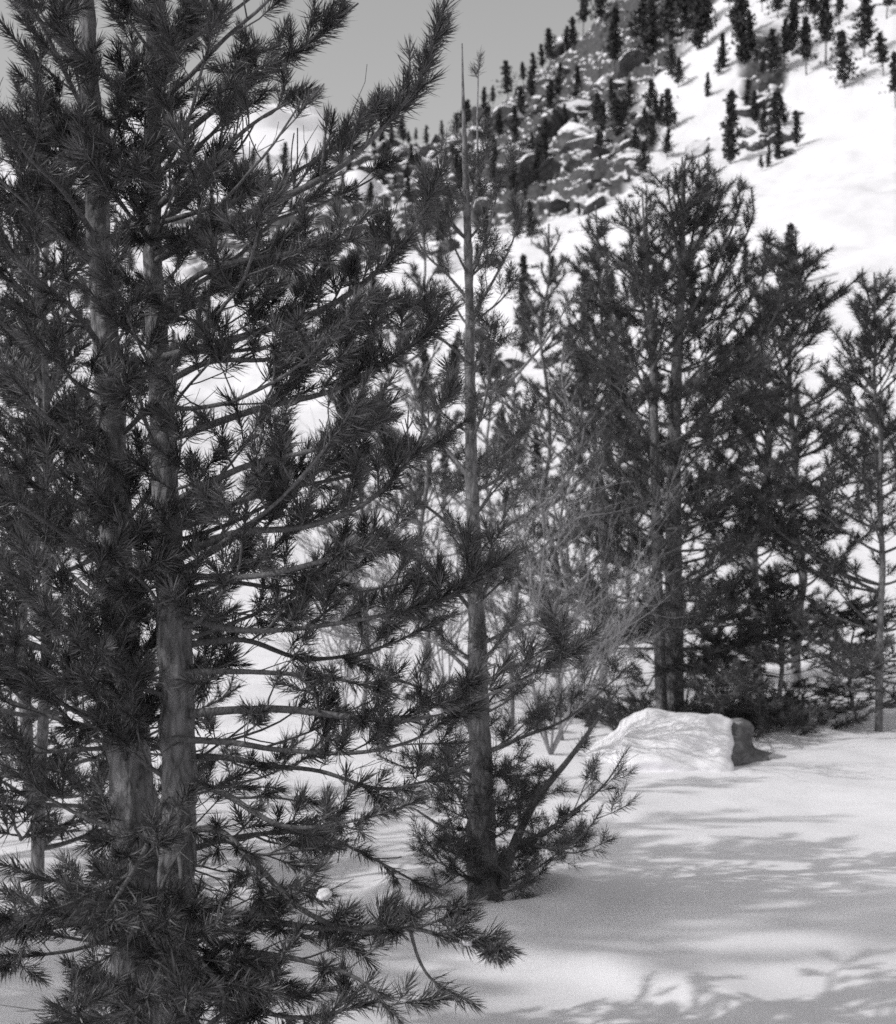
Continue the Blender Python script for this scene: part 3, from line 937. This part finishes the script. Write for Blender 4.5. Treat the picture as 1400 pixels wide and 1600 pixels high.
put_pine(2, 858, 345, 18.0, 'thin pale pine with a bare top between slender and twin-trunk pines', rz=3.1)
put_pine(2, 885, 520, 12.4, 'small pale pine with bare twigs close behind the slender pine', rz=5.1)
put_pine(2, 800, 560, 13.0, 'low pale pine hidden behind the branches of the slender pine', rz=0.7)
put_pine(2, 760, 480, 22.0, 'pale pine far behind the slender pine, almost in line with it', rz=0.1)
put_pine(2, 655, 350, 16.0, 'pale pine with snow between its boughs left of the slender pine', rz=1.7)
put_pine(2, 560, 470, 14.0, 'pale pine seen through the foreground boughs', rz=2.9)
put_pine(1, 60, 120, 6.9, 'bushy pine close behind the left trunk of the foreground pine', rz=1.2)
put_pine(0, 60, 150, 9.0, 'tall dark pine left of the foreground pine trunks', rz=2.0)
put_pine(1, 1215, 880, 13.2, 'low dwarf pine with drooping dark boughs beside the boulder', wide=2.0, rz=0.4)
put_pine(1, 1120, 985, 13.0, 'lowest dwarf pine, crouching under the twin-trunk pine behind the boulder', wide=2.2, rz=2.4)
put_pine(1, 1330, 930, 14.5, 'spreading dwarf pine between the bushy pines right of the boulder', wide=2.0, rz=4.4)
# the edge of the wood on the sunny side, which dapples the snow field
for (x, y, h, r_, lab) in [(-7.6, -2.4, 8.5, 0.2, 'tallest pine of the wood edge beside the snow field'),
                           (-5.6, 1.2, 5.6, 3.0, 'shorter pine of the wood edge, foremost of its row'),
                           (-6.4, 4.1, 8.6, 2.0, 'broad pine of the wood edge that dapples the near snow'),
                           (-11.2, 2.2, 14.0, 0.9, 'old tall pine far back in the wood beside the snow field'),
                           (-5.8, 6.6, 7.6, 4.0, 'pine of the wood edge at the end of its row'),
                           (-3.1, 5.5, 5.0, 1.0, 'young pine of the wood edge nearest the foreground pine')]:
    o = link('pine_tree', None, loc=(x, y, ground_z(x, y) - 0.03))
    tag(o, lab, 'tree')
    o.rotation_euler = (0, 0, r_); o.scale = (h / 4.0 * .95, h / 4.0 * .95, h / 4.0)
    link('trunk', CT[2][0], o); link('crown', CT[2][1], o)

# bare shrub with pale twigs
def bare_shrub(px, base_py, Y, hpx, label, seed):
    rg = random.Random(seed)
    b = at(px, base_py, Y); b[2] = ground_z(b[0], Y) - 0.02
    H = hpx * Y / FPX
    o = link('bare_shrub', None, loc=b)
    tag(o, label, 'shrub')
    for k in range(8):
        az = rg.uniform(0, 6.28)
        w = Wood()
        P = twig_path(np.zeros(3), np.array([math.cos(az) * .4, math.sin(az) * .4, 1.0]) + np.array([rg.gauss(0, .15), rg.gauss(0, .15), 0]), H * rg.uniform(.6, 1.05), 12, rg, 0.1, 0.09)
        w.tube(P, np.linspace(0.010, 0.003, 13) * rg.uniform(.6, 1.3), 5)
        for m in range(16):
            i0 = rg.randrange(3, 12)
            tn = norm(P[i0 + 1] - P[i0] if i0 < 12 else P[i0] - P[i0 - 1])
            dd = tn + norm(np.cross(tn, np.array([rg.gauss(0, 1) for _ in range(3)]))) * rg.uniform(.5, 1.0)
            Q = twig_path(P[i0], dd, H * rg.uniform(.12, .34), 6, rg, 0.35, 0.12)
            w.tube(Q, np.linspace(0.0045, 0.0018, 7), 4)
            for q in range(6):
                j0 = rg.randrange(1, 6)
                W = twig_path(Q[j0], norm(Q[j0] - Q[j0 - 1]) + np.array([rg.gauss(0, .6) for _ in range(3)]), H * rg.uniform(.05, .13), 4, rg, .3, .15)
                w.tube(W, np.linspace(0.0026, 0.0012, 5), 3)
        link('stem', w.build('stem', M_PALE_TWIG), o)
for a in [(610, 1010, 15.0, 400, 'leafless pale shrub left of the slender pine, behind foreground tips', 11),
          (700, 1000, 16.5, 470, 'leafless pale shrub straight behind the slender pine trunk', 12),
          (540, 1030, 13.0, 330, 'low leafless pale shrub seen through the bare lower boughs', 15)]: bare_shrub(*a)
bare_shrub(860, 1040, 11.5, 480, 'leafless shrub of pale thin twigs behind the slender pine', 5)
bare_shrub(905, 1060, 13.8, 420, 'leafless pale shrub left of the twin-trunk pine', 9)

# ------------------------------------------------------------------ boulder under its snow
def blob_mesh(seed, rx, ry, rz, amp, fr, mat, name, sub=5, flat=None, ridge=0.0, shape=None):
    import bmesh
    bm = bmesh.new()
    bmesh.ops.create_icosphere(bm, subdivisions=sub, radius=1.0)
    V = np.array([v.co[:] for v in bm.verts])
    F = np.array([[v.index for v in f.verts] for f in bm.faces])
    bm.free()
    n = fbm(V * fr + seed * 3.7, 4, seed)
    if ridge: n = n + ridge * (0.5 - np.abs(vnoise(V * fr * 1.3 + 9.1, seed + 3)))
    V = V * (1 + amp * n)[:, None]
    V = V * np.array([rx, ry, rz])
    if shape: V = shape(V)
    if flat is not None: V[:, 2] = np.maximum(V[:, 2], flat)
    return mesh(name, V, [F], [mat])

def boulder():
    z = ground_z(BL[0], BL[1])
    o = link('boulder', None, loc=(BL[0], BL[1] + 0.3, z - 0.05))
    o.scale = (1.06, 1.0, 0.80)
    tag(o, 'rounded boulder buried in snow with bare rock at its right end', 'boulder')
    rock = blob_mesh(4, 0.54, 0.42, 0.46, 0.26, 1.6, M_ROCK, 'rock', sub=6, ridge=0.9)
    link('rock', rock, o)
    V = np.array([v.co[:] for v in rock.vertices]); F = np.array([list(p.vertices) for p in rock.polygons])
    N = np.array([v.normal[:] for v in rock.vertices])
    m = 1 - smoothstep(0.20, 0.34, V[:, 0] + 0.10 * fbm(V * 4.0, 4, 77) - 0.10 * V[:, 2] - 0.10 * V[:, 1])
    sm = V / np.linalg.norm(V * [1 / .54, 1 / .42, 1 / .46], axis=1)[:, None] * (1.08 + 0.06 * fbm(V * 3.0, 4, 78))[:, None]   # the smooth drift surface
    rr = np.linalg.norm(V, axis=1); rs = np.linalg.norm(sm, axis=1)
    d = V / rr[:, None]
    rad = np.maximum(rs, rr * 1.02 + 0.03)
    rad = rr * 0.90 + (rad - rr * 0.90) * m
    C = d * rad[:, None]
    left = np.clip(-(V[:, 0] + 0.1) / 0.5, 0, 1)
    C[:, 0] -= m * left * 0.12 * (1 - np.clip(C[:, 2] / 0.45, 0, 1))          # drift tailing out to the left
    C[:, 1] -= m * 0.16 * (1 - np.clip(C[:, 2] / 0.4, 0, 1)) * (V[:, 1] < 0)  # and towards the field
    link('snow_cap', mesh('snow_cap', C, [F], [M_SNOW]), o)
boulder()

# snow lumps caught in the foreground needles
def snow_lumps():
    ms = [blob_mesh(60 + k, 1, 0.9, 0.75, 0.34, 1.7, M_SNOW, 'snow_lump', sub=4, flat=-0.28, ridge=0.1) for k in range(4)]
    L = [(682, 1112, 3.86, .020, 'small snow lump caught on the long bough of the foreground pine'),
         (506, 1398, 3.80, .024, 'rounded snow lump sitting on a needle tuft low in the foreground pine'),
         (728, 1472, 3.66, .018, 'snow lump at the end of the lowest bough of the foreground pine')]
    for k, (px, py, Y, r, lab) in enumerate(L):
        o = link('snow_lump', ms[k % 4], loc=at(px, py, Y))
        o.scale = (r * 1.0, r * .9, r * .75); o.rotation_euler = (0.1, -0.2, k)
        tag(o, lab, 'snow lump')
snow_lumps()

# ------------------------------------------------------------------ hillside conifers
def far_tree(seed, slim):
    rg = random.Random(seed)
    w = Wood()
    P = spline([[0, 0, -.08], [rg.gauss(0, .008), rg.gauss(0, .008), .3], [rg.gauss(0, .012), rg.gauss(0, .012), .65], [rg.gauss(0, .01), 0, 1.0]], 14)
    w.tube(P, np.linspace(.016, .003, 14), 6)
    trunk = w.build('trunk', M_BARK)
    V, T, tone = [], [], []
    k = rg.choice((.08, .14, .22, .32))
    while k < 1.0:
        c = P[min(13, int(k * 13))]
        rr = slim * (1.03 - k) ** rg.choice((.6, .8, 1.0)) * (0.55 + 0.45 * min(1, (k - .05) / .25)) * rg.choice((.35, .7, .95, 1.15, 1.35))
        skew = rg.uniform(0, 6.28)
        for m in range(5):
            az = rg.uniform(0, 6.28)
            L = rr * rg.uniform(.5, 1.15) * (1 + .4 * math.cos(az - skew))
            d = np.array([math.cos(az), math.sin(az), rg.uniform(-.15, .5)])
            for q in range(7):
                f = rg.uniform(.15, 1)
                p = c + d * L * f + np.array([rg.gauss(0, .012) for _ in range(3)]) + UP * (k - c[2])
                a = norm(np.array([rg.gauss(0, 1), rg.gauss(0, 1), rg.gauss(.7, .7)])) * rg.uniform(.035, .07)
                b = norm(np.cross(a, np.array([rg.gauss(0, 1) for _ in range(3)]))) * rg.uniform(.016, .030)
                n = len(V)
                V += [p - b, p + b, p + a]
                T.append((n, n + 1, n + 2)); tone += [rg.random()] * 3
        k += .021
    return trunk, mesh('crown', np.array(V), [np.array(T)], [M_FAR], [0], {'tone': tone}, smooth=False)

FT = [far_tree(200 + k, (.18, .24, .30, .21, .36, .27, .20, .40, .28, .33)[k]) for k in range(10)]
rt = random.Random(77)
n_far = [0]
def put_far(px, py, hpx, label, group, var=None, name='conifer'):
    p = None
    for k in range(14):
        p = hit(px, py + 4 * k)
        if p is not None: break
    if p is None: return None
    h = hpx * rt.uniform(.75, 1.25) * p[1] / FPX
    v = rt.randrange(10) if var is None else var
    o = link(name, None, loc=p - UP * 0.15)
    s = h / 1.0
    o.scale = (s * rt.uniform(.85, 1.15), s * rt.uniform(.85, 1.15), s)
    o.rotation_euler = (rt.gauss(0, .05), rt.gauss(0, .05), rt.uniform(0, 6.28))
    if group:
        sz = 'Tall' if h > 8.5 else 'Short' if h < 5.0 else 'Middling'
        bu = ('slim', 'slim', 'bushy', 'slim', 'broad', 'bushy', 'slim', 'broad', 'bushy', 'broad')[v]
        label = sz.lower() + ' ' + bu + ' ' + label
        group = group + ', ' + sz.lower() + ' ' + bu
    tag(o, label, 'tree', group)
    link('trunk', FT[v][0], o); link('crown', FT[v][1], o)
    n_far[0] += 1
    return o

SKY_L, SKY_G = 'dark conifer standing out against the sky on the ridge line', 'conifers along the skyline'
UPP_L, UPP_G = 'dark conifer in the stand on the steep upper snow slope', 'conifers on the steep upper slope'
ROC_L, ROC_G = 'dark conifer among the snow-covered rock ledges of the hillside', 'conifers among the rock ledges'
put_far(1141, 258, 100, 'lone narrow conifer on the open snow chute', None, 0)
for px, py, h in [(690, 214, 40), (672, 216, 34), (655, 218, 28), (636, 220, 30), (618, 222, 26), (598, 224, 30), (575, 226, 34), (545, 232, 32), (705, 212, 50), (722, 205, 44), (740, 192, 55), (757, 180, 46),
                  (778, 160, 46), (795, 146, 54), (812, 132, 44), (828, 120, 50), (843, 105, 44), (865, 88, 52), (880, 74, 48), (897, 60, 52), (917, 44, 64), (936, 30, 70), (420, 262, 40), (395, 266, 36), (450, 255, 34), (480, 246, 30), (510, 240, 30)]:
    put_far(px + rt.uniform(-9, 9), py + rt.uniform(0, 14), h, SKY_L, SKY_G)
for px, py, h in [(958, 110, 100), (1000, 80, 110), (1018, 122, 125), (1045, 70, 95), (1072, 68, 110), (1090, 78, 120), (1106, 74, 105), (1150, 66, 90), (1163, 104, 115), (1176, 98, 95),
                  (1060, 138, 45), (1050, 125, 60), (1122, 122, 30), (1225, 112, 75), (1208, 118, 60), (1192, 128, 55), (1238, 90, 80), (1260, 120, 80), (1290, 100, 90), (1320, 140, 80), (1350, 90, 90), (1380, 120, 80), (1400, 170, 80),
                  (1130, 110, 60), (1105, 152, 34), (1245, 30, 80), (1215, 30, 70), (1190, 20, 70), (1140, 20, 60), (1060, 15, 60), (1020, 10, 60), (1275, 50, 80), (1310, 40, 80), (1385, 30, 80)]:
    put_far(px, py, h, UPP_L, UPP_G)
for px, py, h in [(1180, 195, 55), (1166, 180, 60), (1192, 215, 45), (1212, 205, 55), (1215, 252, 55), (1200, 262, 32), (1190, 268, 26), (1228, 200, 60), (1245, 230, 50), (1042, 252, 40), (1020, 238, 62), (1005, 285, 75), (1030, 205, 60),
                  (905, 338, 28), (887, 342, 24), (858, 190, 55), (885, 200, 45), (930, 200, 55), (870, 150, 60), (830, 165, 60), (815, 190, 55), (850, 230, 40), (940, 270, 45), (900, 170, 60), (960, 190, 50), (780, 230, 60), (760, 240, 60), (770, 285, 60),
                  (800, 300, 60), (820, 315, 50), (700, 270, 40), (680, 290, 40), (650, 270, 40), (635, 320, 40), (720, 300, 45), (660, 350, 40), (700, 360, 45), (600, 260, 36), (575, 330, 40), (540, 300, 40), (500, 290, 36), (460, 300, 40), (420, 300, 44),
                  (560, 400, 44), (620, 400, 44), (690, 430, 44), (370, 320, 40), (340, 280, 40)]:
    put_far(px, py, h, ROC_L, ROC_G)
for k in range(36):
    px, py = rt.uniform(570, 860), rt.uniform(225, 430)
    put_far(px, py, rt.choice((22, 30, 40, 56, 70)), ROC_L, ROC_G)
for k in range(40):
    px, py = rt.uniform(820, 1060), rt.uniform(60, 250)
    if py < 330 - (px - 700) * .75 + 20: continue
    put_far(px, py, rt.uniform(28, 60), ROC_L, ROC_G)
for k in range(30):
    px, py = rt.uniform(0, 560), rt.uniform(290, 620)
    put_far(px, py, rt.uniform(36, 60), 'scattered conifer on the snow slope seen through the foreground pine', 'conifers behind the foreground pine')
for k in range(48):
    px, py = rt.uniform(520, 1270), rt.uniform(400, 800)
    put_far(px, py, rt.uniform(45, 105), 'conifer scattered over the lower snow apron behind the near pines', 'conifers on the lower apron')
print('far trees', n_far[0])

# snow-capped boulders of the rubble band
def angular_rock(seed):
    # a block broken off along joints: a sphere cut by planes, then roughened
    rg = np.random.default_rng(seed)
    import bmesh
    bm = bmesh.new(); bmesh.ops.create_icosphere(bm, subdivisions=4, radius=1.0)
    V = np.array([v.co[:] for v in bm.verts]); F = np.array([[v.index for v in f.verts] for f in bm.faces]); bm.free()
    for k in range(11):
        n = rg.normal(size=3); n[2] *= 0.8; n /= np.linalg.norm(n)
        d = rg.uniform(0.45, 0.8)
        o = V @ n - d
        V = V - np.outer(np.maximum(o, 0) * 0.93, n)
    V = V * (1 + 0.06 * fbm(V * 4, 3, seed))[:, None] * np.array([1.15, 1.0, 0.95]) * 1.25
    return mesh('boulder', V, [F], [M_BOULDER], smooth=False)
BM = [angular_rock(140 + k) for k in range(10)]
def put_rock(px, py, wpx, label, group):
    p = hit(px, py)
    if p is None: return
    r = wpx * p[1] / FPX * 0.5
    o = link('boulder', BM[rt.randrange(10)], loc=p - UP * r * 0.1)
    o.scale = (r * rt.uniform(.8, 1.3), r * rt.uniform(.8, 1.1), r * rt.uniform(.7, 1.2))
    o.rotation_euler = (rt.gauss(0, .35), rt.gauss(0, .35), rt.uniform(0, 6.28))
    if group:
        sz = 'big' if r > 2.0 else 'small' if r < 1.3 else 'middling'
        label = sz + ' ' + label; group = group + ', ' + sz
    tag(o, label, 'boulder', group)
for k in range(70):
    px, py = rt.gauss(915, 85), rt.gauss(225, 58)
    put_rock(px, py, rt.choice((10, 14, 18, 24, 34, 52)) * rt.uniform(.8, 1.2), 'snow-capped boulder in the rubble band on the hillside', 'boulders of the rubble band')
for k in range(90):
    px, py = rt.gauss(650, 60), rt.gauss(275, 50)
    put_rock(px, py, rt.uniform(14, 36), 'snow-capped boulder among small conifers below the lower ridge', 'boulders below the lower ridge')
for k in range(26):
    px, py = rt.gauss(1200, 22), rt.gauss(205, 30)
    put_rock(px, py, rt.uniform(12, 30), 'snow-capped boulder beside the open snow chute', 'boulders beside the chute')
for k in range(50):
    px, py = rt.uniform(540, 1240), rt.uniform(360, 760)
    put_rock(px, py, rt.uniform(14, 46), 'snow-covered boulder on the lower apron behind the near pines', 'boulders on the lower apron')
def big_boulder():
    p = hit(578, 312)
    o = link('boulder', None, loc=p)
    tag(o, 'largest snow-covered boulder of the slope, with a slanting flat top', 'boulder')
    k = p[1] / FPX
    ro = link('rock', angular_rock(171), o); ro.scale = (38 * k, 28 * k, 32 * k)
    def sh(V):
        V = V.copy()
        V[:, 2] += 0.55 * (-V[:, 0])            # slanting top
        V[:, 2] = np.minimum(V[:, 2], 34 * k - 0.45 * V[:, 0])
        return V
    link('snow_cap', blob_mesh(172, 36 * k, 32 * k, 34 * k, 0.12, 1.3, M_SNOW, 'snow_cap', sub=4, shape=sh), o, loc=(-3 * k, -2 * k, 5 * k))
big_boulder()
